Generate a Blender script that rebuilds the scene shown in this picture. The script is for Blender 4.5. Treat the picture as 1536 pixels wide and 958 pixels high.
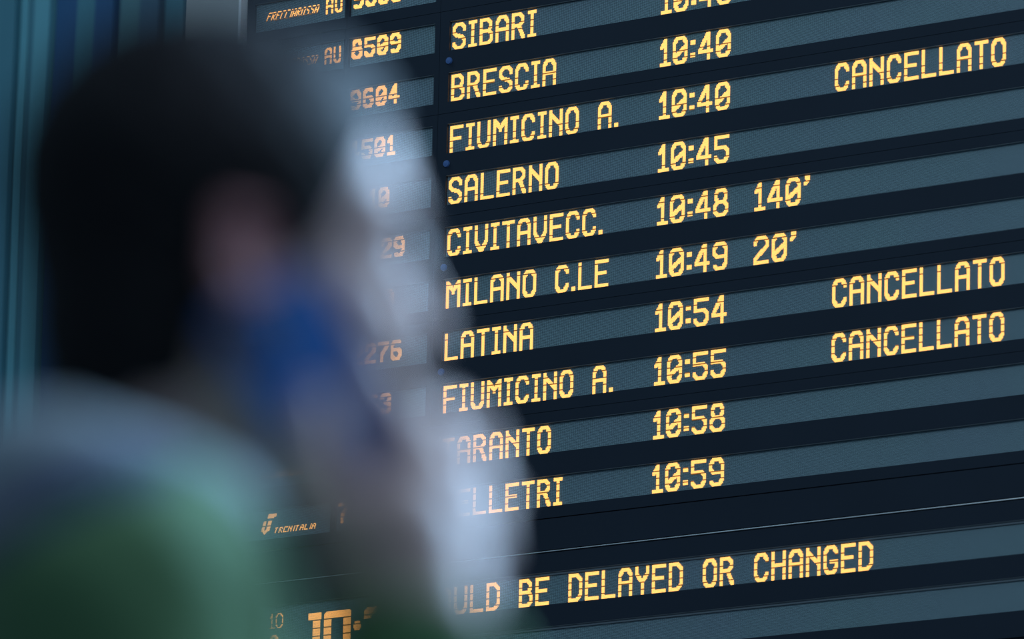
import bpy, bmesh, math, random
import numpy as np
from mathutils import Vector, Matrix
random.seed(7); rng = np.random.default_rng(7)
SC = bpy.context.scene
COL = SC.collection
for o in list(bpy.data.objects): bpy.data.objects.remove(o)

# ------------------------------------------------------------------ camera
CAM = Vector((10.681, -14.603, 0.85))
cd = bpy.data.cameras.new('camera'); cam = bpy.data.objects.new('camera', cd); COL.objects.link(cam)
RT = Vector((.81055, .58522, .02271)); UP = Vector((.11192, -.19283, .97483)); FW = Vector((-.57487, .78761, .2218))
cam.matrix_world = Matrix(((RT.x, UP.x, -FW.x, CAM.x), (RT.y, UP.y, -FW.y, CAM.y), (RT.z, UP.z, -FW.z, CAM.z), (0, 0, 0, 1)))
cd.sensor_width = 36; cd.lens = 10000 / 1536 * 36; cd.clip_end = 200; cd.clip_start = .2
cd.dof.use_dof = True; cd.dof.focus_distance = 18.75; cd.dof.aperture_fstop = 4.7
SC.camera = cam
# ------------------------------------------------------------------ world and light
w = bpy.data.worlds.new('hall_ambient'); SC.world = w; w.use_nodes = True
bg = w.node_tree.nodes['Background']; bg.inputs[0].default_value = (.085, .135, .19, 1); bg.inputs[1].default_value = 1.0
PERSON = Vector((8.548, -11.941, 0.0)); EYE = 1.65
A_ = Vector((.8077, .5896, 0)); D_ = Vector((-.5896, .8077, 0)); Z_ = Vector((0, 0, 1))
def area(name, a, d, z, size, power, color, tgt=(0, 0, 0)):
    ld = bpy.data.lights.new(name, 'AREA'); ld.size = size; ld.energy = power; ld.color = color
    lo = bpy.data.objects.new(name, ld); COL.objects.link(lo)
    base = PERSON + Z_ * EYE
    lo.location = base + A_ * a + D_ * d + Z_ * z
    t = base + A_ * tgt[0] + D_ * tgt[1] + Z_ * tgt[2]
    lo.rotation_euler = (t - lo.location).to_track_quat('-Z', 'Y').to_euler()
    return lo
area('daylight_opening', 3.4, 2.3, 2.3, 2.0, 640, (.40, .68, 1.0))
area('overhead_fill', 2.0, -.9, 3.4, 2.2, 75, (.55, .72, 1.0))  # unseen overhead fill, added to lift collar, shoulder and hand
def fill_light(name, loc, tgt, size, power, color):  # added area fill at loc, aimed at tgt
    ld = bpy.data.lights.new(name, 'AREA'); ld.size = size; ld.energy = power; ld.color = color
    lo = bpy.data.objects.new(name, ld); COL.objects.link(lo); lo.location = loc
    lo.rotation_euler = (Vector(tgt) - Vector(loc)).to_track_quat('-Z', 'Y').to_euler()
fill_light('board_fill', (4.5, -6.5, 8.5), (.3, 0, 5), 3.0, 190, (.68, .87, 1.0))  # unseen fill, added to brighten the front of the board
fill_light('wall_fill', (-3.5, -1.5, 10.5), (-5.8, 5, 7.0), 2.5, 135, (.50, .80, 1.0))  # unseen fill, added to brighten the wall cladding
vs = SC.view_settings; vs.view_transform = 'Standard'; vs.look = 'None'; vs.exposure = 0; vs.gamma = 1; vs.use_curve_mapping = False

# ------------------------------------------------------------------ helpers
def mat(name, color, rough=.6, spec=.3, metal=0, noise=None, bump=0, emit=None, sheen=0):
    m = bpy.data.materials.new(name); m.use_nodes = True; nt = m.node_tree; b = nt.nodes['Principled BSDF']
    b.inputs['Base Color'].default_value = (*color, 1); b.inputs['Roughness'].default_value = rough
    b.inputs['Specular IOR Level'].default_value = spec; b.inputs['Metallic'].default_value = metal
    if sheen: b.inputs['Sheen Weight'].default_value = sheen
    if emit:
        b.inputs['Emission Color'].default_value = (*emit[0], 1); b.inputs['Emission Strength'].default_value = emit[1]
    if noise:
        sc, amt = noise
        tc = nt.nodes.new('ShaderNodeTexCoord'); n = nt.nodes.new('ShaderNodeTexNoise'); n.inputs['Scale'].default_value = sc
        n.inputs['Detail'].default_value = 5
        nt.links.new(tc.outputs['Object'], n.inputs['Vector'])
        r = nt.nodes.new('ShaderNodeMix'); r.data_type = 'RGBA'
        r.inputs[6].default_value = (*[c * (1 - amt) for c in color], 1); r.inputs[7].default_value = (*[min(1, c * (1 + amt)) for c in color], 1)
        nt.links.new(n.outputs['Fac'], r.inputs[0]); nt.links.new(r.outputs[2], b.inputs['Base Color'])
        if bump:
            bu = nt.nodes.new('ShaderNodeBump'); bu.inputs['Strength'].default_value = bump; bu.inputs['Distance'].default_value = .003
            nt.links.new(n.outputs['Fac'], bu.inputs['Height']); nt.links.new(bu.outputs[0], b.inputs['Normal'])
    return m

def meshobj(name, verts, faces, mats, parent=None, mi=None, smooth=False):
    me = bpy.data.meshes.new(name); me.from_pydata(verts, [], faces); me.update()
    bm = bmesh.new(); bm.from_mesh(me); bmesh.ops.recalc_face_normals(bm, faces=bm.faces); bm.to_mesh(me); bm.free()
    for m in (mats if isinstance(mats, (list, tuple)) else [mats]): me.materials.append(m)
    if mi is not None: me.polygons.foreach_set('material_index', mi)
    if smooth: me.polygons.foreach_set('use_smooth', [True] * len(me.polygons))
    o = bpy.data.objects.new(name, me); COL.objects.link(o)
    if parent: o.parent = parent
    return o
class MB:
    def __init__(s): s.v = []; s.f = []
    def box(s, x0, x1, y0, y1, z0, z1, ch=0):
        n = len(s.v)
        s.v += [(x0, y0, z0), (x1, y0, z0), (x1, y1, z0), (x0, y1, z0), (x0, y0, z1), (x1, y0, z1), (x1, y1, z1), (x0, y1, z1)]
        s.f += [(n, n+3, n+2, n+1), (n+4, n+5, n+6, n+7), (n, n+1, n+5, n+4), (n+1, n+2, n+6, n+5), (n+2, n+3, n+7, n+6), (n+3, n, n+4, n+7)]
        return s
    def disc(s, x, z, y0, y1, r, r2, seg=16):   # stub cylinder along -Y, dished head
        n = len(s.v)
        for k in range(seg):
            t = 2 * math.pi * k / seg
            s.v += [(x + r * math.cos(t), y0, z + r * math.sin(t)), (x + r2 * math.cos(t), y1, z + r2 * math.sin(t))]
        s.v.append((x, y1 - .0015, z)); c = len(s.v) - 1
        for k in range(seg):
            a, b = n + 2 * k, n + 2 * ((k + 1) % seg)
            s.f += [(a, b, b + 1, a + 1), (a + 1, b + 1, c)]
        return s
    def build(s, name, m, parent=None): return meshobj(name, s.v, s.f, m, parent)
def empty(name, loc=(0, 0, 0), rot=(0, 0, 0)):
    o = bpy.data.objects.new(name, None); COL.objects.link(o); o.location = loc; o.rotation_euler = rot; o.empty_display_size = .1; return o
def tag(o, label=None, cat=None, group=None, kind=None):
    if label: o['label'] = label
    if cat: o['category'] = cat
    if group: o['group'] = group
    if kind: o['kind'] = kind
    return o

# ------------------------------------------------------------------ materials
M_floor = mat('terrazzo', (.12, .13, .14), .45, .4, noise=(30, .3))
M_bezel = mat('bezel_navy', (.011, .021, .037), .5, .3, noise=(3, .18))
M_hous = mat('housing_black', (.012, .018, .026), .6, .3)
M_lip = mat('recess_lip_lit', (.13, .17, .20), .6, .3)  # paler than the bezel: light from below is put into the colour
M_trim = mat('bright_trim', (.85, .95, 1.0), .45, .8, metal=.55)
M_bolt = mat('bolt_blue', (.06, .14, .36), .4, .5)
M_column = mat('column_grey', (.42, .45, .46), .5, .4, noise=(2, .12))
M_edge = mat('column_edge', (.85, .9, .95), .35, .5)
M_skin = mat('skin', (.55, .38, .34), .5, .4, noise=(40, .08))
M_lipm = mat('lip_skin', (.40, .17, .15), .45, .4)
M_hair = mat('hair_black', (.009, .008, .009), .6, .22, noise=(220, .4), bump=.8)
M_green = mat('jacket_green', (.092, .205, .088), .8, .2, noise=(14, .12), bump=.2, sheen=.2)
def color_block(m, second):
    nt = m.node_tree; N = nt.nodes; K_ = nt.links; b = N['Principled BSDF']; src = b.inputs['Base Color'].links[0].from_socket
    tc = N.new('ShaderNodeTexCoord'); sp = N.new('ShaderNodeSeparateXYZ'); K_.new(tc.outputs['Object'], sp.inputs[0])
    def M(op, a, c, clamp=False):
        q = N.new('ShaderNodeMath'); q.operation = op; q.use_clamp = clamp
        for i, v in enumerate((a, c)):
            if isinstance(v, (int, float)): q.inputs[i].default_value = v
            else: K_.new(v, q.inputs[i])
        return q.outputs[0]
    sl = M('MULTIPLY', M('MAXIMUM', M('ADD', sp.outputs['X'], .10), 0), .5)
    edge = M('SUBTRACT', M('SUBTRACT', sp.outputs['Z'], EYE - .203), sl)
    fz = M('MULTIPLY', edge, 600, True); fx = M('MULTIPLY', M('SUBTRACT', -.006, sp.outputs['X']), 600, True)
    mx = N.new('ShaderNodeMix'); mx.data_type = 'RGBA'; K_.new(M('MULTIPLY', fz, fx), mx.inputs[0]); K_.new(src, mx.inputs[6]); mx.inputs[7].default_value = (*second, 1)
    K_.new(mx.outputs[2], b.inputs['Base Color'])
color_block(M_green, (.005, .026, .085))
M_cuff = mat('cuff_green', (.092, .205, .088), .8, .2, noise=(14, .12))
M_fleece = mat('collar_fleece', (.44, .54, .58), .9, .1, noise=(90, .2), bump=.7, sheen=.3)
M_jeans = mat('trousers_dark', (.025, .03, .045), .85, .2, noise=(30, .2), bump=.2)
M_shoe = mat('shoe_black', (.02, .02, .022), .5, .4)
M_sole = mat('sole_pale', (.5, .5, .48), .6, .3)
M_case = mat('phone_case_blue', (.010, .085, .28), .75, .15)
M_glass = mat('phone_glass', (.01, .011, .013), .1, .5)
M_lens = mat('phone_lens', (.02, .02, .025), .08, .6)
M_white = mat('eye_white', (.7, .7, .68), .2, .5)
M_iris = mat('iris_brown', (.07, .035, .02), .2, .5)
M_lit = mat('led_amber', (.2, .1, .02), .5, .2, emit=((1.0, .46, .12), 1.85))
M_dim = mat('led_amber_dim', (.2, .1, .02), .5, .2, emit=((1.0, .42, .08), .22))

# LED matrix face: slate plate with the fine grid of unlit dots
S = 0.15; P = S * .523 / 24; Z0 = 5.767
def led_face():
    m = bpy.data.materials.new('led_matrix_off'); m.use_nodes = True; nt = m.node_tree; N = nt.nodes; L = nt.links
    b = N['Principled BSDF']; b.inputs['Roughness'].default_value = .5; b.inputs['Specular IOR Level'].default_value = .35
    tc = N.new('ShaderNodeTexCoord'); sp = N.new('ShaderNodeSeparateXYZ'); L.new(tc.outputs['Object'], sp.inputs[0])
    outs = []
    for ax in ('X', 'Z'):
        a = N.new('ShaderNodeMath'); a.operation = 'DIVIDE'; a.inputs[1].default_value = P; L.new(sp.outputs[ax], a.inputs[0])
        c = N.new('ShaderNodeMath'); c.operation = 'PINGPONG'; c.inputs[1].default_value = .5; L.new(a.outputs[0], c.inputs[0])
        g = N.new('ShaderNodeMapRange'); g.inputs[1].default_value = .12; g.inputs[2].default_value = .28; L.new(c.outputs[0], g.inputs[0])
        outs.append(g.outputs[0])
    mu = N.new('ShaderNodeMath'); mu.operation = 'MULTIPLY'; L.new(outs[0], mu.inputs[0]); L.new(outs[1], mu.inputs[1])
    n = N.new('ShaderNodeTexNoise'); n.inputs['Scale'].default_value = 2.2; L.new(tc.outputs['Object'], n.inputs['Vector'])
    mx = N.new('ShaderNodeMix'); mx.data_type = 'RGBA'; mx.inputs[6].default_value = (.36, .50, .64, 1); mx.inputs[7].default_value = (.34, .60, .62, 1); L.new(n.outputs['Fac'], mx.inputs[0])
    m2 = N.new('ShaderNodeMix'); m2.data_type = 'RGBA'; m2.inputs[6].default_value = (.025, .045, .06, 1); L.new(mx.outputs[2], m2.inputs[7]); L.new(mu.outputs[0], m2.inputs[0])
    L.new(m2.outputs[2], b.inputs['Base Color'])
    return m
M_face = led_face()

# ------------------------------------------------------------------ setting
fl = MB().box(-30, 30, -25, 20, -.1, 0).build('floor', M_floor); tag(fl, kind='structure')
wall = MB().box(-22, 14, 5.12, 5.4, 0, 12).build('wall_back', mat('wall_dark', (.03, .07, .1), .8, .2)); tag(wall, kind='structure')
pm = [mat('cladding_a', c, .6, .3, noise=(1.2, .15)) for c in ((.16, .42, .50), (.04, .12, .26), (.13, .27, .31), (.08, .16, .24), (.09, .25, .32))]
x = -7.4; seq = [1, 0, 0, 2, 0, 0, 1, 0, 3, 2, 4, 3, 4, 3, 3, 4]
wd = [.09, .09, .10, .12, .11, .12, .12, .11, .10, .13, .13, .12, .14, .11, .12, .12]
pan = {}
# cladding boards run from the far left to behind the departure board
xs = -6.55
k = 0
spans = [(-6.55, .12, 0), (-6.43, .10, 2), (-6.33, .11, 4), (-6.22, .05, 4), (-6.17, .045, 0), (-6.125, .05, 4), (-6.075, .085, 0), (-5.985, .115, 1), (-5.865, .10, 4), (-5.76, .10, 1), (-5.655, .12, 2), (-5.53, .10, 3), (-5.425, .10, 4), (-5.32, .10, 3), (-5.215, .12, 4), (-5.09, .12, 3), (-4.965, .12, 4)]
for x0, ww, c in spans:
    dpt = random.choice((.03, .045, .06))
    p = MB().box(x0 + .003, x0 + ww - .003, 5.12 - dpt, 5.1205, .1, 11.8).build('panel', pm[c], wall)
# column beside the board
col = empty('column'); tag(col, kind='structure')
MB().box(-1.165, -.962, -.02, .35, 0, 9).build('shaft', M_column, col)
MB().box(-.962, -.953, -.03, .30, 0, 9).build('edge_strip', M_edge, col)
MB().box(-1.2, -.95, -.06, .4, 0, .12).build('base_block', M_bezel, col)
col2 = MB().box(2.66, 2.86, -.02, .35, 0, 9).build('column', M_column); tag(col2, kind='structure')

# ------------------------------------------------------------------ LED lettering
W_, H_ = 11, 21
OCT = [(3, 0), (8, 0), (11, 4), (11, 17), (8, 21), (3, 21), (0, 17), (0, 4), (3, 0)]
G = {
 'A': (11, [[(0, 21), (0, 4), (3, 0), (8, 0), (11, 4), (11, 21)], [(0, 11), (11, 11)]]),
 'B': (11, [[(0, 0), (0, 21), (8, 21), (11, 18), (11, 13), (8, 10), (0, 10)], [(0, 0), (7, 0), (10, 3), (10, 7), (8, 10)]]),
 'C': (11, [[(11, 5), (11, 4), (8, 0), (3, 0), (0, 4), (0, 17), (3, 21), (8, 21), (11, 17), (11, 16)]]),
 'D': (11, [[(0, 0), (0, 21), (7, 21), (11, 17), (11, 4), (7, 0), (0, 0)]]),
 'E': (11, [[(11, 0), (0, 0), (0, 21), (11, 21)], [(0, 10), (9, 10)]]),
 'F': (11, [[(11, 0), (0, 0), (0, 21)], [(0, 10), (9, 10)]]),
 'G': (11, [[(11, 5), (11, 4), (8, 0), (3, 0), (0, 4), (0, 17), (3, 21), (8, 21), (11, 17), (11, 12), (6, 12)]]),
 'H': (11, [[(0, 0), (0, 21)], [(11, 0), (11, 21)], [(0, 10), (11, 10)]]),
 'I': (6, [[(0, 0), (6, 0)], [(3, 0), (3, 21)], [(0, 21), (6, 21)]]),
 'L': (11, [[(0, 0), (0, 21), (11, 21)]]),
 'M': (12, [[(0, 21), (0, 0), (6, 7), (6, 9), (6, 7), (12, 0), (12, 21)]]),
 'N': (11, [[(0, 21), (0, 0)], [(0, 2), (11, 13)], [(11, 0), (11, 21)]]),
 'O': (11, [OCT]),
 'R': (11, [[(0, 21), (0, 0), (7, 0), (10, 3), (10, 7), (7, 10), (0, 10)], [(6, 10), (11, 21)]]),
 'S': (11, [[(11, 5), (11, 3), (8, 0), (3, 0), (0, 3), (0, 7), (3, 10), (8, 11), (11, 14), (11, 18), (8, 21), (3, 21), (0, 18), (0, 17)]]),
 'T': (10, [[(0, 0), (10, 0)], [(5, 0), (5, 21)]]),
 'U': (11, [[(0, 0), (0, 17), (3, 21), (8, 21), (11, 17), (11, 0)]]),
 'V': (11, [[(0, 0), (0, 13), (5, 21), (6, 21), (11, 13), (11, 0)]]),
 'Y': (11, [[(0, 0), (0, 5), (5, 11), (6, 11), (11, 5), (11, 0)], [(5.5, 11), (5.5, 21)]]),
 '0': (12, [[(3, 0), (9, 0), (12, 4), (12, 17), (9, 21), (3, 21), (0, 17), (0, 4), (3, 0)], [(11, 8), (2, 15)]]),
 '1': (7, [[(0, 6), (3, 2), (4, 0), (4, 21)], [(0, 21), (8, 21)]]),
 '2': (12, [[(0, 5), (0, 3), (3, 0), (9, 0), (12, 3), (12, 7), (0, 18), (0, 21), (12, 21)]]),
 '3': (12, [[(0, 3), (3, 0), (9, 0), (12, 3), (12, 7), (9, 10), (5, 10)], [(9, 10), (12, 13), (12, 18), (9, 21), (3, 21), (0, 18)]]),
 '4': (12, [[(9, 0), (8, 0), (0, 14), (0, 15), (12, 15)], [(9, 0), (9, 21)]]),
 '5': (12, [[(12, 0), (0, 0), (0, 9), (9, 9), (12, 12), (12, 17), (9, 21), (3, 21), (0, 18), (0, 17)]]),
 '6': (12, [[(11, 2), (9, 0), (3, 0), (0, 4), (0, 17), (3, 21), (9, 21), (12, 17), (12, 13), (9, 10), (0, 10)]]),
 '7': (12, [[(0, 0), (12, 0), (12, 3), (4, 14), (4, 21)]]),
 '8': (12, [[(3, 0), (9, 0), (11, 3), (11, 7), (9, 10), (3, 10), (1, 7), (1, 3), (3, 0)], [(3, 10), (0, 13), (0, 18), (3, 21), (9, 21), (12, 18), (12, 13), (9, 10)]]),
 '9': (12, [[(1, 19), (3, 21), (9, 21), (12, 17), (12, 4), (9, 0), (3, 0), (0, 4), (0, 8), (3, 11), (12, 11)]]),
 ':': (2, [[(0, 5), (2, 5), (2, 6), (0, 6)], [(0, 16), (2, 16), (2, 17), (0, 17)]]),
 '.': (1, [[(0, 20), (1, 20), (1, 21), (0, 21)]]),
 "'": (3, [[(1, 0), (3, 0), (3, 2), (0, 5)]]),
}
GT = {  # tiny 4 x 8 shapes for the slanted service marks
 'F': ["1111", "1000", "1000", "1110", "1000", "1000", "1000", "1000"], 'R': ["1110", "1001", "1001", "1110", "1100", "1010", "1001", "1001"],
 'E': ["1111", "1000", "1000", "1110", "1000", "1000", "1000", "1111"], 'C': ["0111", "1000", "1000", "1000", "1000", "1000", "1000", "0111"],
 'I': ["0100"] * 8, 'A': ["0110", "1001", "1001", "1001", "1111", "1001", "1001", "1001"], 'O': ["0110", "1001", "1001", "1001", "1001", "1001", "1001", "0110"],
 'S': ["0111", "1000", "1000", "0110", "0001", "0001", "0001", "1110"], 'T': ["1110"] + ["0100"] * 7, 'N': ["1001", "1101", "1101", "1011", "1011", "1001", "1001", "1001"],
 'L': ["1000"] * 7 + ["1111"]}
def cells(ch, w=None, h=21, brush=3):
    """set of lit (col,row) for a glyph scaled to w+brush columns, h+brush rows"""
    gw, strokes = G[ch]; sx = 1.0 if w is None else w / 12.0; sy = h / 21.0; S_ = set()
    for st in strokes:
        for (x0, y0), (x1, y1) in zip(st[:-1], st[1:]):
            n = int(max(abs(x1 - x0), abs(y1 - y0)) * 2) + 1
            for i in range(n + 1):
                x = round((x0 + (x1 - x0) * i / n) * sx); y = round((y0 + (y1 - y0) * i / n) * sy)
                for a in range(brush):
                    for b_ in range(brush): S_.add((x + a, y + b_))
    return S_, (round(gw * sx) + brush)
_cache = {}
def dot_mesh(key, cs, dims):
    """one small raised lens (truncated pyramid) per lit dot, facing -Y"""
    k = (key, tuple(dims))
    if k in _cache: return _cache[k]
    v, f, mi = [], [], []
    for (x, y) in sorted(cs):
        cx, cz = (x + .5) * P, -(y + .5) * P; r, r2, t = P * .43, P * .34, P * .42; n = len(v)
        for s_, yy in ((r, 0), (r2, -t)):
            v += [(cx - s_, yy, cz - s_), (cx + s_, yy, cz - s_), (cx + s_, yy, cz + s_), (cx - s_, yy, cz + s_)]
        f += [(n+4, n+5, n+6, n+7), (n, n+1, n+5, n+4), (n+1, n+2, n+6, n+5), (n+2, n+3, n+7, n+6), (n+3, n, n+4, n+7)]
        mi += [1 if y in dims else 0] * 5
    me = bpy.data.meshes.new('lit_letter'); me.from_pydata(v, [], f); me.materials.append(M_lit); me.materials.append(M_dim)
    me.polygons.foreach_set('material_index', mi); me.update(); _cache[k] = me
    return me
YF = -.0006   # LED face plane; bezel stands proud at -.010
def put(me, u, vtop, parent, name='lit_letter'):
    o = bpy.data.objects.new(name, me); COL.objects.link(o); o.parent = parent
    o.location = (u, YF - .0003, Z0 - vtop * S); return o
def write(text, u, vtop, parent, dims=(), w=None, h=21, brush=3, gap=3, space=17):
    for ch in text:
        if ch == ' ': u += space * P; continue
        cs, adv = cells(ch, w, h, brush)
        dm = [q for q in dims]
        put(dot_mesh((ch, w, h, brush), cs, dm), u, vtop, parent, 'lit_letter')
        u += (adv + gap) * P
    return u
def write_tiny(text, u, vtop, parent, rows=range(8), shear=.45, dims=()):
    for ch in text:
        g = GT[ch]; cs = set(); nr = len(rows)
        for yi, r in enumerate(rows):
            for xx, c in enumerate(g[r]):
                if c == '1': cs.add((xx + (nr - 1 - yi) * shear, yi))
        put(dot_mesh(('t' + ch, nr, shear), cs, dims), u, vtop, parent); u += (3 if ch == 'I' else 5) * P
    return u

# ------------------------------------------------------------------ departure board
board = empty('departure_board', (0, 0, 0)); tag(board, 'large dark blue departure board with rows of amber train destinations and times', 'departure board')
def zz(v): return Z0 - v * S
UL, UM, UN, UR = -.945, -.580, -.2455, 2.62
VT, VB = -4.78, 12.30
h = MB().box(UL, UR, .012, .28, zz(VB) - .02, zz(VT) + .02)
h.box(UL, UR, -.004, .02, zz(VT), zz(VT) + .02).box(UL, UR, -.004, .02, zz(VB) - .02, zz(VB))
h.build('housing', M_hous, board)
FT = -.010   # front of bezel
def bezel(u0, u1, v0, v1, wins, name='panel', g=.0006):
    """plate with rectangular openings: wins = [(ua, ub, va, vb)] stacked top to bottom, same ua/ub"""
    m = MB(); vv = v0
    for ua, ub, va, vb in wins:
        m.box(u0 + g, u1 - g, FT, .012, zz(va), zz(vv) - (g if vv == v0 else 0))
        m.box(u0 + g, ua, FT, .012, zz(vb), zz(va)); m.box(ub, u1 - g, FT, .012, zz(vb), zz(va)); vv = vb
    m.box(u0 + g, u1 - g, FT, .012, zz(v1) + g, zz(vv) - (g if vv == v0 else 0))
    return m.build(name, M_bezel, board)
def window(ua, ub, va, vb, name='display_window', lip=True):
    o = MB().box(ua, ub, YF, .0122, zz(vb), zz(va)).build(name, M_face, board)
    if lip:  # underside strip at the top of the recess, its lit look put into the colour
        MB().box(ua + .0005, ub - .0005, FT + .001, YF - .0002, zz(va) - .0016, zz(va) - .0002).build('recess_edge', M_lip, o)
    return o
CW = .578
U_LOGO = (-.918, -.588); U_NUM = (-.572, -.263); U_DST = (-.2125, 2.56)
rows = {}
for k in range(-2, 5):
    v0 = -.78 + 2 * k; v1 = v0 + 2; r0 = 2 * k; r1 = r0 + 1
    for (ua, ub), (pa, pb) in ((U_LOGO, (UL, UM)), (U_NUM, (UM, UN)), (U_DST, (UN, UR))):
        bezel(pa, pb, v0, v1, [(ua, ub, r0 - CW, r0), (ua, ub, r1 - CW, r1)])
    for r in (r0, r1):
        rows[r] = (window(*U_LOGO, r - CW, r), window(*U_NUM, r - CW, r), window(*U_DST, r - CW, r))
    for r in (r0,):
        for ub_ in (-.2105, 2.585):
            MB().disc(ub_, zz(r + .205), FT, FT - .005, .0105, .0092).build('bolt', M_bolt, board)
# lettering of each row: number, service mark, destination, time, remark, dim scan rows
DATA = {
 -1: ('9550', 'F', '', '', ('10:38', ''), (8, 14)),
 0: ('8509', 'F', 'SIBARI', '', ('10:40', ''), (8, 14)),
 1: ('9604', 'F', 'BRESCIA', '', ('10:40', ''), (12, 18)),
 2: ('4501', 'R', 'FIUMICINO A.', 'CANCELLATO', ('10:40', ''), (13, 19)),
 3: ('3110', 'R', 'SALERNO', '', ('10:45', ''), (18,)),
 4: ('12629', 'R', 'CIVITAVECC.', '', ('10:48', "140'"), (4, 18)),
 5: ('9530', 'F', 'MILANO C.LE', '', ('10:49', "20'"), (3,)),
 6: ('12276', 'R', 'LATINA', 'CANCELLATO', ('10:54', ''), (5,)),
 7: ('3263', 'R', 'FIUMICINO A.', 'CANCELLATO', ('10:55', ''), (4, 10, 16)),
 8: ('8311', 'F', 'TARANTO', '', ('10:58', ''), (5, 11, 17)),
 9: ('7527', 'R', 'VELLETRI', '', ('10:59', ''), (5, 11, 17))}
for r, (num, mark, dst, rem, (tm, dl), dims) in DATA.items():
    wl, wn, wt = rows[r]
    if dst: wt['label'] = 'long slate display strip showing ' + dst.rstrip('.') + ' in amber dots'
    nd = [(x * 18) // 24 for x in dims]
    write(num, -.567, r - .548, wn, nd, w=8.6, h=15, brush=3, gap=2)
    if mark == 'F':
        write_tiny('FRECCIAROSSA', -.882, r - .375, wl, dims=(1, 7) if r % 2 else (1,))
        write('AU', -.664, r - .475, wl, nd, w=7, h=13, brush=2, gap=2)
    else:
        # regional emblem: slanted bar above a slanted cup, with a small word
        cs = set()
        for y in range(4):
            for xx in range(9 - (y > 2) * 2): cs.add((xx + 3 + (18 - y) * .33, y))
        for y in range(6, 18):
            for xx in range(9):
                if (2.6 < xx < 4.6 and y < 14) or xx < (y - 14) * 1.2 or xx > 8 - (y - 14) * 1.2: continue
                cs.add((xx + (18 - y) * .33, y))
        put(dot_mesh('emblem', cs, (4, 10)), -.845, r - .50, wl)
        write_tiny('TRENITALIA', -.795, r - .225, wl, rows=(0, 2, 4, 5, 7), shear=.4)
    write(dst, -.2075, r - .533, wt, dims)
    if r == 2: dd = dims
    write(tm, .5085, r - .546, wt, dims)
    if dl: write(dl, .830, r - .546, wt, dims)
    if rem: write(rem, 1.0865, r - .550, wt, dims)
# lower case: plain fascia, bright trim line, message strips and clock
MB().box(UL + .001, UR - .001, FT, .012, zz(9.815), zz(9.235)).build('fascia', M_bezel, board)
def rod(x0, x1, y, z, r, seg=12):
    v, f = [], []
    for xx in (x0, x1):
        for k in range(seg): v.append((xx, y + r * math.cos(2 * math.pi * k / seg), z + r * math.sin(2 * math.pi * k / seg)))
    for k in range(seg): f.append((k, (k + 1) % seg, seg + (k + 1) % seg, seg + k))
    return v, f + [tuple(range(seg))[::-1], tuple(range(seg, 2 * seg))]
tr = meshobj('trim_strip', *rod(UL + .001, UR - .001, FT - .0002, zz(9.843), .0014), M_trim, board, smooth=True); tr['label'] = 'thin bright metal trim line'
bezel(-.246, UR, 9.868, VB, [(-.236, 2.56, 10.225, 10.835), (-.236, 2.56, 11.235, 11.835)])
bezel(UL, -.246, 9.868, VB, [(-.915, -.256, 10.28, 11.95)])
wm = window(-.236, 2.56, 10.225, 10.835); wm['label'] = 'slate display strip showing the end of an English delay notice'
# pale band along the top of the message strips, underside light painted in
for va in (10.225, 11.235): MB().box(-.235, 2.559, -.005, -.0007, zz(va) - .0085, zz(va) - .0003).build('recess_edge', M_lip, board)
window(-.236, 2.56, 11.235, 11.835)
write('OULD BE DELAYED OR CHANGED', .069 - 5 * 17 * P, 10.298, wm, (7, 13, 19))
wc = window(-.915, -.256, 10.28, 11.95); wc['label'] = 'square clock display with large amber digits'
def rects(rs):
    cs = set()
    for a, b_, c, d in rs:
        for xx in range(a, b_):
            for y in range(c, d): cs.add((xx, y))
    return cs
BW, BH, bt, bv = 29, 52, 6, 8
big = {'1': (rects([(0, 14, 0, bt), (5, 13, 0, BH), (0, 18, BH - bt, BH)]), 17),
       '0': (rects([(0, BW, 0, bt), (0, bv, 0, BH), (BW - bv, BW, 0, BH), (0, BW, BH - bt, BH)]) - {(0, 0), (0, 1), (BW - 1, 0), (1, 0), (0, BH - 1), (BW - 1, BH - 1)}, 32),
       ':': (rects([(1, 7, 11, 19), (0, 8, 13, 17), (1, 7, 33, 41), (0, 8, 35, 39)]), 11),
       '3': (rects([(3, BW - 2, 0, bt), (BW - bv, BW, 0, BH), (6, BW, 23, 29), (0, bv, 2, 10), (0, bv, 42, 50), (3, BW - 2, BH - bt, BH)]), 32),
       '2': (rects([(0, BW, 0, bt), (BW - bv, BW, 0, 29), (0, BW, 23, 29), (0, bv, 23, BH), (0, BW, BH - bt, BH)]), 32)}
u = -.6615
for ch in '10:32':
    cs, adv = big[ch]; me = dot_mesh('big' + ch, cs, (6, 13, 20, 27, 34, 41, 48)); put(me, u, 10.50, wc); u += adv * P
def small(ch, u, v, br): 
    cs, adv = cells(ch, 7, 12, br); put(dot_mesh((ch, 's', br), cs, (4, 9)), u, v, wc)
small('1', -.800, 10.43, 1); cs, adv = cells('O', 7.5, 12, 1); put(dot_mesh('sO', cs, (4, 9)), -.778, 10.43, wc)
cs, adv = cells('O', 7.5, 12, 2); put(dot_mesh('sO2', cs, (4, 9)), -.797, 10.84, wc)
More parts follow.
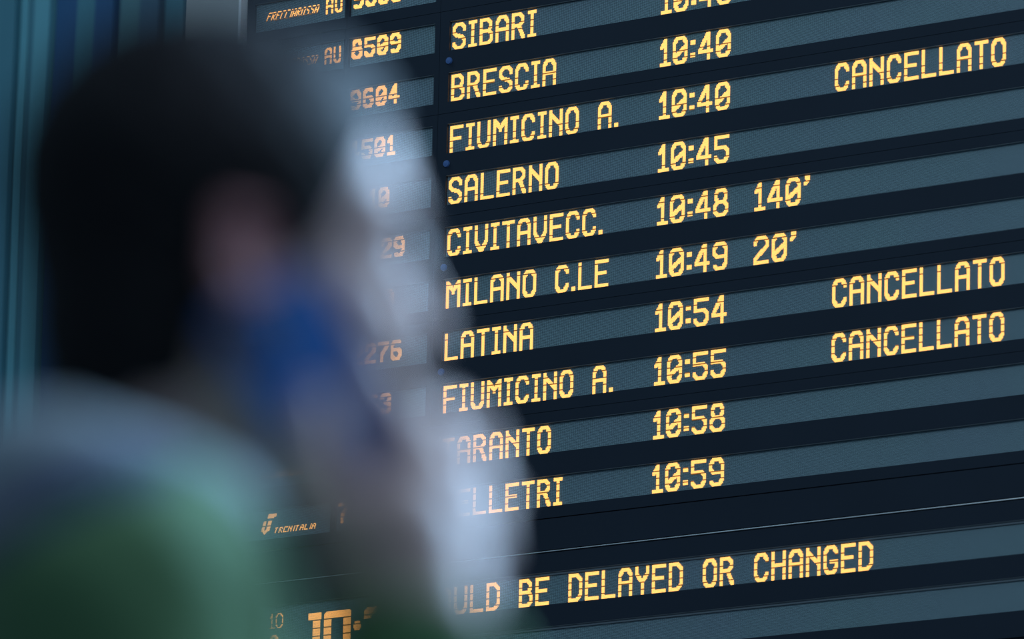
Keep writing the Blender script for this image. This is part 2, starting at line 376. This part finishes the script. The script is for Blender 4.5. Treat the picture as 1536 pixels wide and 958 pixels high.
# hairline scratches catching light on the bezel
# ------------------------------------------------------------------ implicit surfaces for figure and clothing
class Field:
    def __init__(s, lo, hi, hh):
        s.lo = np.array(lo, float); s.h = hh; s.n = np.ceil((np.array(hi) - s.lo) / hh).astype(int) + 1
        s.F = np.full(s.n, .05, np.float32)
    def sub(s, lo, hi):
        a = np.clip(np.floor((np.array(lo) - s.lo) / s.h).astype(int), 0, s.n); b = np.clip(np.ceil((np.array(hi) - s.lo) / s.h).astype(int) + 1, 0, s.n)
        sl = tuple(slice(i, j) for i, j in zip(a, b))
        g = [s.lo[i] + np.arange(a[i], b[i]) * s.h for i in range(3)]
        X, Y, Z = np.meshgrid(*g, indexing='ij', sparse=True)
        return sl, X, Y, Z
    def comb(s, sl, d, k, cut=False):
        F = s.F[sl]
        if cut: s.F[sl] = np.maximum(F, -d); return
        if k <= 0: s.F[sl] = np.minimum(F, d); return
        hh = np.clip(.5 + .5 * (F - d) / k, 0, 1)
        s.F[sl] = F * (1 - hh) + d * hh - k * hh * (1 - hh)
    def ell(s, c, r, k=.012, R=None, cut=False):
        c = np.array(c, float); r = np.array(r, float); m = r.max() + .05 if not cut else r.max() + .02
        sl, X, Y, Z = s.sub(c - m, c + m); X = X - c[0]; Y = Y - c[1]; Z = Z - c[2]
        if R is not None:
            R = np.array(R); X, Y, Z = (R[0, i] * X + R[1, i] * Y + R[2, i] * Z for i in range(3))
        k0 = np.sqrt((X / r[0]) ** 2 + (Y / r[1]) ** 2 + (Z / r[2]) ** 2); k1 = np.sqrt((X / r[0] ** 2) ** 2 + (Y / r[1] ** 2) ** 2 + (Z / r[2] ** 2) ** 2) + 1e-9
        s.comb(sl, k0 * (k0 - 1) / k1, k, cut)
    def cap(s, a, b, ra, rb, k=.012, cut=False):
        a = np.array(a, float); b = np.array(b, float); m = max(ra, rb) + .05
        sl, X, Y, Z = s.sub(np.minimum(a, b) - m, np.maximum(a, b) + m); ab = b - a
        t = np.clip(((X - a[0]) * ab[0] + (Y - a[1]) * ab[1] + (Z - a[2]) * ab[2]) / (ab @ ab), 0, 1)
        d = np.sqrt((X - a[0] - t * ab[0]) ** 2 + (Y - a[1] - t * ab[1]) ** 2 + (Z - a[2] - t * ab[2]) ** 2) - (ra + (rb - ra) * t)
        s.comb(sl, d, k, cut)
    def plane_cut(s, p, n):  # remove where (x-p).n > 0
        n = np.array(n, float); n /= np.linalg.norm(n); sl, X, Y, Z = s.sub(s.lo, s.lo + s.n * s.h)
        s.F = np.maximum(s.F, (X - p[0]) * n[0] + (Y - p[1]) * n[1] + (Z - p[2]) * n[2]).astype(np.float32)
    def warp(s, amp, freq):
        sl, X, Y, Z = s.sub(s.lo, s.lo + s.n * s.h); d = 0
        for i in range(4):
            q = rng.normal(size=3); q /= np.linalg.norm(q); f = freq * (1 + i * .6)
            d = d + np.sin((X * q[0] + Y * q[1] + Z * q[2]) * f + i * 2.1 + 1.5 * np.sin((X * q[1] + Z * q[0]) * f * .6)) / (1 + i * .5)
        s.F = (s.F + amp * d).astype(np.float32)
    def nets(s):
        F = s.F; ins = F < 0; c = np.zeros(np.array(F.shape) - 1, np.int8)
        sls = [(slice(i, F.shape[0] - 1 + i), slice(j, F.shape[1] - 1 + j), slice(k, F.shape[2] - 1 + k)) for i in (0, 1) for j in (0, 1) for k in (0, 1)]
        for q in sls: c += ins[q]
        act = np.argwhere((c > 0) & (c < 8)); idx = np.full(c.shape, -1, np.int64); idx[tuple(act.T)] = np.arange(len(act))
        acc = np.zeros((len(act), 3)); cnt = np.zeros(len(act))
        corners = [(i, j, k) for i in (0, 1) for j in (0, 1) for k in (0, 1)]
        for a in corners:
            for ax in range(3):
                if a[ax]: continue
                b = list(a); b[ax] = 1
                fa = F[tuple((act + a).T)]; fb = F[tuple((act + b).T)]; m = (fa < 0) != (fb < 0)
                t = np.where(m, fa / np.where(m, fa - fb, 1), 0); p = np.tile(np.array(a, float), (len(act), 1)); p[:, ax] = t
                acc[m] += p[m]; cnt[m] += 1
        V = (act + acc / cnt[:, None]) * s.h + s.lo; Q = []
        for ax in range(3):
            e0 = [slice(None)] * 3; e1 = [slice(None)] * 3; e0[ax] = slice(0, -1); e1[ax] = slice(1, None)
            A0, A1 = ins[tuple(e0)], ins[tuple(e1)]; ed = np.argwhere(A0 != A1); o1, o2 = [i for i in range(3) if i != ax]
            ed = ed[(ed[:, o1] > 0) & (ed[:, o2] > 0) & (ed[:, o1] < F.shape[o1] - 1) & (ed[:, o2] < F.shape[o2] - 1)]
            def at(d1, d2):
                e = ed.copy(); e[:, o1] -= d1; e[:, o2] -= d2; return idx[tuple(e.T)]
            q = np.stack([at(1, 1), at(0, 1), at(0, 0), at(1, 0)], 1); fl_ = ~A0[tuple(ed.T)]
            if ax == 1: fl_ = ~fl_
            q[fl_] = q[fl_][:, ::-1]; Q.append(q)
        return V, np.concatenate(Q)
def net_obj(fld, name, mats, parent, mif=None, smooth_it=2):
    V, Q = fld.nets()
    me = bpy.data.meshes.new(name); me.vertices.add(len(V)); me.vertices.foreach_set('co', V.astype(np.float32).ravel())
    me.loops.add(Q.size); me.loops.foreach_set('vertex_index', Q.astype(np.int32).ravel())
    me.polygons.add(len(Q)); me.polygons.foreach_set('loop_start', np.arange(0, Q.size, 4, dtype=np.int32))
    me.polygons.foreach_set('use_smooth', np.ones(len(Q), bool))
    for m in (mats if isinstance(mats, list) else [mats]): me.materials.append(m)
    if mif is not None:
        ctr = V[Q].mean(1); me.polygons.foreach_set('material_index', mif(ctr).astype(np.int32))
    me.update(calc_edges=True); me.validate()
    o = bpy.data.objects.new(name, me); COL.objects.link(o); o.parent = parent
    if smooth_it:
        sm = o.modifiers.new('smooth', 'SMOOTH'); sm.factor = .5; sm.iterations = smooth_it
    return o

# person: local x = the way he faces, y = his left, z = up, origin at the floor; eye height EYE
YAW = math.radians(13)
person = empty('person', PERSON, (0, 0, math.atan2(A_.y, A_.x)))
tag(person, 'dark-haired person in green jacket with pale fleece collar, holding a phone to the ear', 'person')
E_ = np.array([0, 0, EYE])
cy, sy_ = math.cos(YAW), math.sin(YAW)
def Hd(x, y, z):  # head frame -> local
    return np.array([x * cy - y * sy_ + .001, x * sy_ + y * cy, z + EYE + .003])
RY = np.array([[cy, -sy_, 0], [sy_, cy, 0], [0, 0, 1]])
def L(x, y, z): return np.array([x, y, z + EYE])
B = Field((-.30, -.40, 0), (.34, .36, 1.80), .0048)
# trunk and legs
B.ell(L(-.05, 0, -.40), (.105, .165, .20), .03); B.ell(L(-.035, 0, -.60), (.10, .145, .16), .05); B.ell(L(-.04, 0, -.78), (.115, .165, .12), .05)
SR = L(-.035, -.185, -.225); SL = L(-.06, .175, -.245)
B.cap(L(-.045, -.13, -.235), L(-.055, .13, -.25), .07, .07, .05)
ER = L(.095, -.240, -.460); WR = L(.113, -.150, -.218)
B.cap(SR, ER, .052, .042, .03); B.cap(ER, WR, .041, .027, .012)
EL = L(-.075, .245, -.53); WL = L(.02, .255, -.765)
B.cap(SL, EL, .052, .042, .03); B.cap(EL, WL, .041, .027, .012)
for s_, fx in ((-1, .02), (1, -.04)):
    hp, kn, an = L(-.035, s_ * .09, -.82), L(-.01 + fx, s_ * .105, -1.17), L(-.05 + fx, s_ * .11, -1.56)
    B.cap(hp, kn, .088, .058, .03); B.cap(kn, an, .058, .038, .015); B.ell((kn + an) / 2 + [-.018, 0, .07], (.045, .048, .12), .02)
    B.cap(an + [-.015, 0, -.045], an + [.14, s_ * .02, -.06], .038, .028, .02)
# left hand hanging, lightly curled
B.ell(WL + [.018, .0, -.055], (.03, .018, .045), .012)
for i, (ox, ln) in enumerate(((.042, .072), (.022, .08), (.002, .075), (-.016, .06))):
    a = WL + [ox * .8 + .005, 0, -.085]; b_ = a + [.006, -.006, -ln * .5]; c = b_ + [.004, -.02, -ln * .45]
    B.cap(a, b_, .0095, .0085, .004); B.cap(b_, c, .0085, .007, .004)
a = WL + [.035, -.008, -.03]; b_ = a + [.03, -.012, -.035]; B.cap(a, b_, .012, .010, .006); B.cap(b_, b_ + [.006, -.008, -.03], .010, .008, .003)
# neck and head
B.cap(L(-.045, 0, -.22), Hd(-.02, 0, -.06), .062, .058, .02)
B.ell(Hd(.001, 0, .035), (.094, .075, .082), .015, RY); B.ell(Hd(.026, 0, -.035), (.063, .060, .078), .03, RY)
B.cap(Hd(.070, 0, -.105), Hd(.005, -.052, -.062), .020, .016, .03); B.cap(Hd(.070, 0, -.105), Hd(.005, .052, -.062), .020, .016, .03)
B.ell(Hd(.078, 0, -.108), (.018, .022, .016), .015, RY)
B.ell(Hd(.078, 0, .022), (.022, .055, .014), .015, RY)                       # brow ridge
for s_ in (-1, 1):
    B.ell(Hd(.098, s_ * .032, .001), (.014, .016, .011), 0, RY, cut=True)
    B.ell(Hd(.078, s_ * .032, 0), (.0155, .0165, .0125), .004, RY)
    B.ell(Hd(.072, s_ * .040, -.035), (.020, .020, .018), .02, RY)           # cheekbone
    # ear
    e0 = Hd(-.002, s_ * .074, -.020)
    B.ell(e0, (.015, .007, .027), .004, RY); B.cap(Hd(.006, s_ * .079, .006), Hd(-.013, s_ * .085, .004), .005, .006, .004)
    B.cap(Hd(-.013, s_ * .085, .004), Hd(-.015, s_ * .083, -.024), .006, .005, .004); B.cap(Hd(-.015, s_ * .083, -.024), Hd(.001, s_ * .077, -.046), .005, .006, .004)
    B.ell(Hd(.001, s_ * .083, -.016), (.006, .005, .011), 0, RY, cut=True)
B.cap(Hd(.094, 0, .006), Hd(.109, 0, -.028), .008, .0100, .01)               # nose
for s_ in (-1, 1): B.ell(Hd(.100, s_ * .011, -.034), (.011, .008, .008), .006, RY)
B.cap(Hd(.088, -.018, -.064), Hd(.094, 0, -.062), .005, .007, .006); B.cap(Hd(.094, 0, -.062), Hd(.088, .018, -.064), .007, .005, .006)
B.cap(Hd(.087, -.015, -.074), Hd(.092, 0, -.075), .005, .007, .005); B.cap(Hd(.092, 0, -.075), Hd(.087, .015, -.074), .007, .005, .005)
# right hand: closed round the phone, back of the hand to the camera
K = [L(.106, -.135, -.118), L(.120, -.140, -.134), L(.134, -.142, -.152), L(.138, -.138, -.174)]      # knuckles index..little
PM = L(.104, -.148, -.172)
B.cap(WR, PM, .033, .034, .015)
for k in K: B.cap(L(.106, -.145, -.185), k, .022, .0125, .008)
J2 = [L(.092, -.119, -.094), L(.109, -.121, -.106), L(.134, -.116, -.114), L(.140, -.110, -.143)]
J3 = [L(.085, -.113, -.074), L(.119, -.090, -.098), L(.130, -.082, -.106), L(.144, -.080, -.136)]
J4 = [L(.079, -.112, -.062), L(.111, -.066, -.102), L(.116, -.064, -.112), L(.127, -.060, -.142)]
for a, b_, c, d, r in zip(K, J2, J3, J4, (.0105, .0108, .0102, .009)):
    B.cap(a, b_, r + .0015, r, .003); B.cap(b_, c, r, r - .001, .003); B.cap(c, d, r - .001, r - .0025, .003)
B.cap(L(.089, -.147, -.192), L(.069, -.149, -.158), .025, .0155, .010)        # thumb
B.cap(L(.069, -.149, -.158), L(.059, -.145, -.128), .0145, .012, .003); B.cap(L(.059, -.145, -.128), L(.056, -.139, -.102), .012, .0095, .003)
def ear_zone(c):
    z = c[:, 2] - EYE; return ((np.abs(c[:, 0]) < .045) & (c[:, 1] < -.068) & (z > -.075) & (z < .02) & (c[:, 1] > -.094) & (np.abs(c[:, 0]-.01)<.028)).astype(int)
body = net_obj(B, 'body', [M_skin, mat('skin_ear', (.46, .20, .19), .5, .3)], person, ear_zone)
body['label'] = 'bare head, neck and hands of the man'

# hair
Hh = Field(L(-.13, -.11, -.15), L(.13, .11, .15), .0035)
Hh.ell(Hd(-.009, 0, .040), (.108, .086, .095), .0, RY); Hh.ell(Hd(-.034, 0, -.030), (.070, .070, .095), .02, RY)
Hh.cap(Hd(.045, -.02, .092), Hd(.045, .02, .092), .018, .018, .025)
Hh.warp(.0011, 260)
n = np.array([1, 0, -.47]); Hh.plane_cut(Hd(.043, 0, 0), [n[0] * cy, n[0] * sy_, n[2]])
for s_ in (-1, 1):
    Hh.ell(Hd(.004, s_ * .090, -.022), (.015, .024, .022), 0, RY, cut=True)
    Hh.cap(Hd(.044, s_ * .08, -.07), Hd(.03, s_ * .08, -.12), .045, .045, cut=True)
Hh.plane_cut(Hd(-.02, 0, -.118), [.5, 0, -1])
hair = net_obj(Hh, 'hair', M_hair, person); hair['label'] = 'short thick black hair'
# eyes, brows, lips
def ball(name, c, r, m, par, squash=(1, 1, 1)):
    v, f = [], []
    for i in range(9):
        for j in range(14):
            t, p = math.pi * i / 8, 2 * math.pi * j / 14
            v.append((c[0] + r * squash[0] * math.sin(t) * math.cos(p), c[1] + r * squash[1] * math.sin(t) * math.sin(p), c[2] + r * squash[2] * math.cos(t)))
    for i in range(8):
        for j in range(14):
            a_, b2 = i * 14 + j, i * 14 + (j + 1) % 14; f.append((a_, a_ + 14, b2 + 14, b2))
    return meshobj(name, v, f, m, par, smooth=True)
for s_ in (-1, 1):
    e = ball('eye', Hd(.0835, s_ * .032, .0005), .0118, M_white, person); ball('iris', Hd(.0905, s_ * .032, .0005), .0056, M_iris, e)
    bf = Field(L(-.0, -.09, -.02), L(.13, .09, .06), .0024); bf.cap(Hd(.098, s_ * .016, .021), Hd(.090, s_ * .048, .024), .0042, .003, 0)
    bf.plane_cut(Hd(.2, 0, 0), (1, 0, 0)); net_obj(bf, 'eyebrow', M_hair, person, smooth_it=1)

# jacket: padded trunk and sleeves
J = Field((-.34, -.43, .72), (.30, .40, 1.60), .006)
J.ell(L(-.045, 0, -.42), (.150, .205, .25), .03); J.ell(L(-.04, 0, -.66), (.145, .195, .22), .06); J.cap(L(-.045, -.12, -.225), L(-.055, .12, -.24), .088, .088, .04)
J.cap(L(-.03, -.05, -.185), L(-.035, -.185, -.215), .062, .066, .05); J.cap(L(-.05, .05, -.185), L(-.06, .18, -.235), .062, .062, .05)
J.cap(SR + [-.005, 0, 0], ER, .071, .058, .03); J.cap(ER, (ER * .08 + WR * .92), .058, .038, .015)
J.cap(SL, EL, .076, .062, .035); J.cap(EL, (EL * .1 + WL * .9), .060, .045, .02)
J.warp(.0016, 46)
J.plane_cut(L(0, 0, -.88), (0, 0, -1))
ax = (WR - ER) / np.linalg.norm(WR - ER)
cutc = WR - ax * .010
B2 = cutc + ax * .05
J.ell(B2, (.07, .07, .05), 0, None, cut=True)
J.cap(L(-.04, 0, -.17), L(-.03, 0, -.02), .066, .075, cut=True)     # neck opening
jk = net_obj(J, 'jacket', M_green, person); jk['label'] = 'green padded jacket with navy yoke'
# cuffs, hem band and collar
def tube(name, pts, rad, m, par, seg=14, lump=0):
    pts = [Vector(p) for p in pts]; n = len(pts); v, f = [], []
    for i, p in enumerate(pts):
        t = (pts[(i + 1) % n] - pts[i - 1]).normalized(); a_ = t.cross(Vector((0, 0, 1))).normalized(); b2 = a_.cross(t)
        for j in range(seg):
            q = 2 * math.pi * j / seg; r = rad[i] * (1 + lump * random.uniform(-1, 1)); v.append(p + (a_ * math.cos(q) + b2 * math.sin(q)) * r)
    for i in range(n):
        for j in range(seg):
            a0, a1 = i * seg + j, i * seg + (j + 1) % seg; b0, b1 = ((i + 1) % n) * seg + j, ((i + 1) % n) * seg + (j + 1) % seg
            f.append((a0, a1, b1, b0))
    return meshobj(name, v, f, m, par, smooth=True)
pts, rad = [], []
for i in range(48):
    t = 2 * math.pi * i / 48
    x = -.055 + .059 * math.cos(t); y = .098 * math.sin(t)
    pts.append(L(x, y, -.134 - .16 * (x + .03))); rad.append(.028 + .003 * math.cos(t * 3))
cf = tube('collar', pts, rad, M_fleece, person, 18, .04); cf['label'] = 'pale grey-blue fleece collar'
# cuff ring
ex = Vector(ax); e1 = ex.cross(Vector((0, 0, 1))).normalized(); e2 = e1.cross(ex)
cpt = [Vector(cutc - ax * .004) + (e1 * math.cos(2 * math.pi * i / 28) + e2 * math.sin(2 * math.pi * i / 28)) * .041 for i in range(28)]
tube('cuff', cpt, [.009] * 28, M_cuff, person, 8)
# trousers and shoes
T = Field((-.24, -.27, .03), (.22, .27, .92), .0065)
T.ell(L(-.04, 0, -.80), (.128, .178, .12), .03)
for s_, fx in ((-1, .02), (1, -.04)):
    hp, kn, an = L(-.035, s_ * .09, -.84), L(-.01 + fx, s_ * .105, -1.17), L(-.055 + fx, s_ * .11, -1.57)
    T.cap(hp, kn, .098, .074, .03); T.cap(kn, an, .074, .058, .02)
T.warp(.0012, 50); T.plane_cut(L(0, 0, -1.585), (0, 0, -1)); T.plane_cut(L(0, 0, -.74), (0, 0, 1))
net_obj(T, 'trousers', M_jeans, person)
for s_, fx in ((-1, .02), (1, -.04)):
    ank = L(-.05 + fx, s_ * .11, -1.56)
    F = Field(ank + [-.09, -.09, -.10], ank + [.24, .09, .10], .0055)
    F.cap(ank + [-.02, 0, -.045], ank + [.15, s_ * .02, -.055], .048, .040, .02); F.cap(ank + [-.01, 0, -.04], ank + [-.005, 0, .02], .046, .046, .02)
    F.plane_cut(ank + [0, 0, -.078], (0, 0, -1))
    F.plane_cut(ank + [0, 0, .03], (0, 0, 1))
    sh = net_obj(F, 'shoe', M_shoe, person, smooth_it=1)
    so = Field(ank + [-.09, -.10, -.11], ank + [.24, .10, -.05], .0055)
    so.cap(ank + [-.02, 0, -.078], ank + [.15, s_ * .02, -.078], .052, .046, 0); so.plane_cut(ank + [0, 0, -.09 + .0004], (0, 0, -1)); so.plane_cut(ank + [0, 0, -.066], (0, 0, 1))
    net_obj(so, 'sole', M_sole, sh, smooth_it=0)

# phone, held in the right hand against the ear
ph_c = PERSON + A_ * .064 + D_ * -.100 + Z_ * (EYE - .100)
la = Vector((.54, 0.03, -.84)).normalized()            # long axis (towards the mouth)
wa = Vector((.74, .50, .42)); wa = (wa - la * wa.dot(la)).normalized(); na = la.cross(wa).normalized()
if na.y > 0: na = -na
rot = Matrix((wa, -na, la)).transposed()                # local x = width, y = towards face, z = long
if rot.determinant() < 0: rot = Matrix((-wa, -na, la)).transposed()
rz = Matrix.Rotation(math.atan2(A_.y, A_.x), 3, 'Z')
phone = empty('phone'); phone.matrix_world = Matrix.Translation(ph_c) @ (rz @ rot).to_4x4()
tag(phone, 'blue-cased mobile phone held to the right ear of the man', 'phone')
def slab(name, w2, h2, t0, t1, r, m, par, seg=6):
    v, f = [], []; ring = []
    for cx_, cz_, a0 in ((w2 - r, h2 - r, 0), (-w2 + r, h2 - r, 90), (-w2 + r, -h2 + r, 180), (w2 - r, -h2 + r, 270)):
        for i in range(seg + 1):
            t = math.radians(a0 + 90 * i / seg); ring.append((cx_ + r * math.cos(t), cz_ + r * math.sin(t)))
    n = len(ring); e = (t1 - t0) * .25
    for yy, sc in ((t0, -.0012), (t0 + e, 0), (t1 - e, 0), (t1, -.0012)):
        for x_, z_ in ring:
            v.append((x_ + (sc if x_ > 0 else -sc), yy, z_ + (sc if z_ > 0 else -sc)))
    for k in range(3):
        for i in range(n): f.append((k * n + i, k * n + (i + 1) % n, (k + 1) * n + (i + 1) % n, (k + 1) * n + i))
    f.append(tuple(range(n))[::-1]); f.append(tuple(range(3 * n, 4 * n)))
    return meshobj(name, v, f, m, par)
slab('case', .036, .074, -.0055, .0045, .010, M_case, phone)
tag(slab('screen', .0335, .0715, .0045, .0053, .008, M_glass, phone), 'black glass screen')
cb = slab('camera_bump', .011, .014, -.0072, -.0055, .004, M_glass, phone); cb.location = (.019, 0, -.056)
for q in (-.006, .006):
    ln = MB().disc(0, 0, 0, -.001, .0045, .004).build('lens', M_lens, cb); ln.location = (0, -.0072, q)
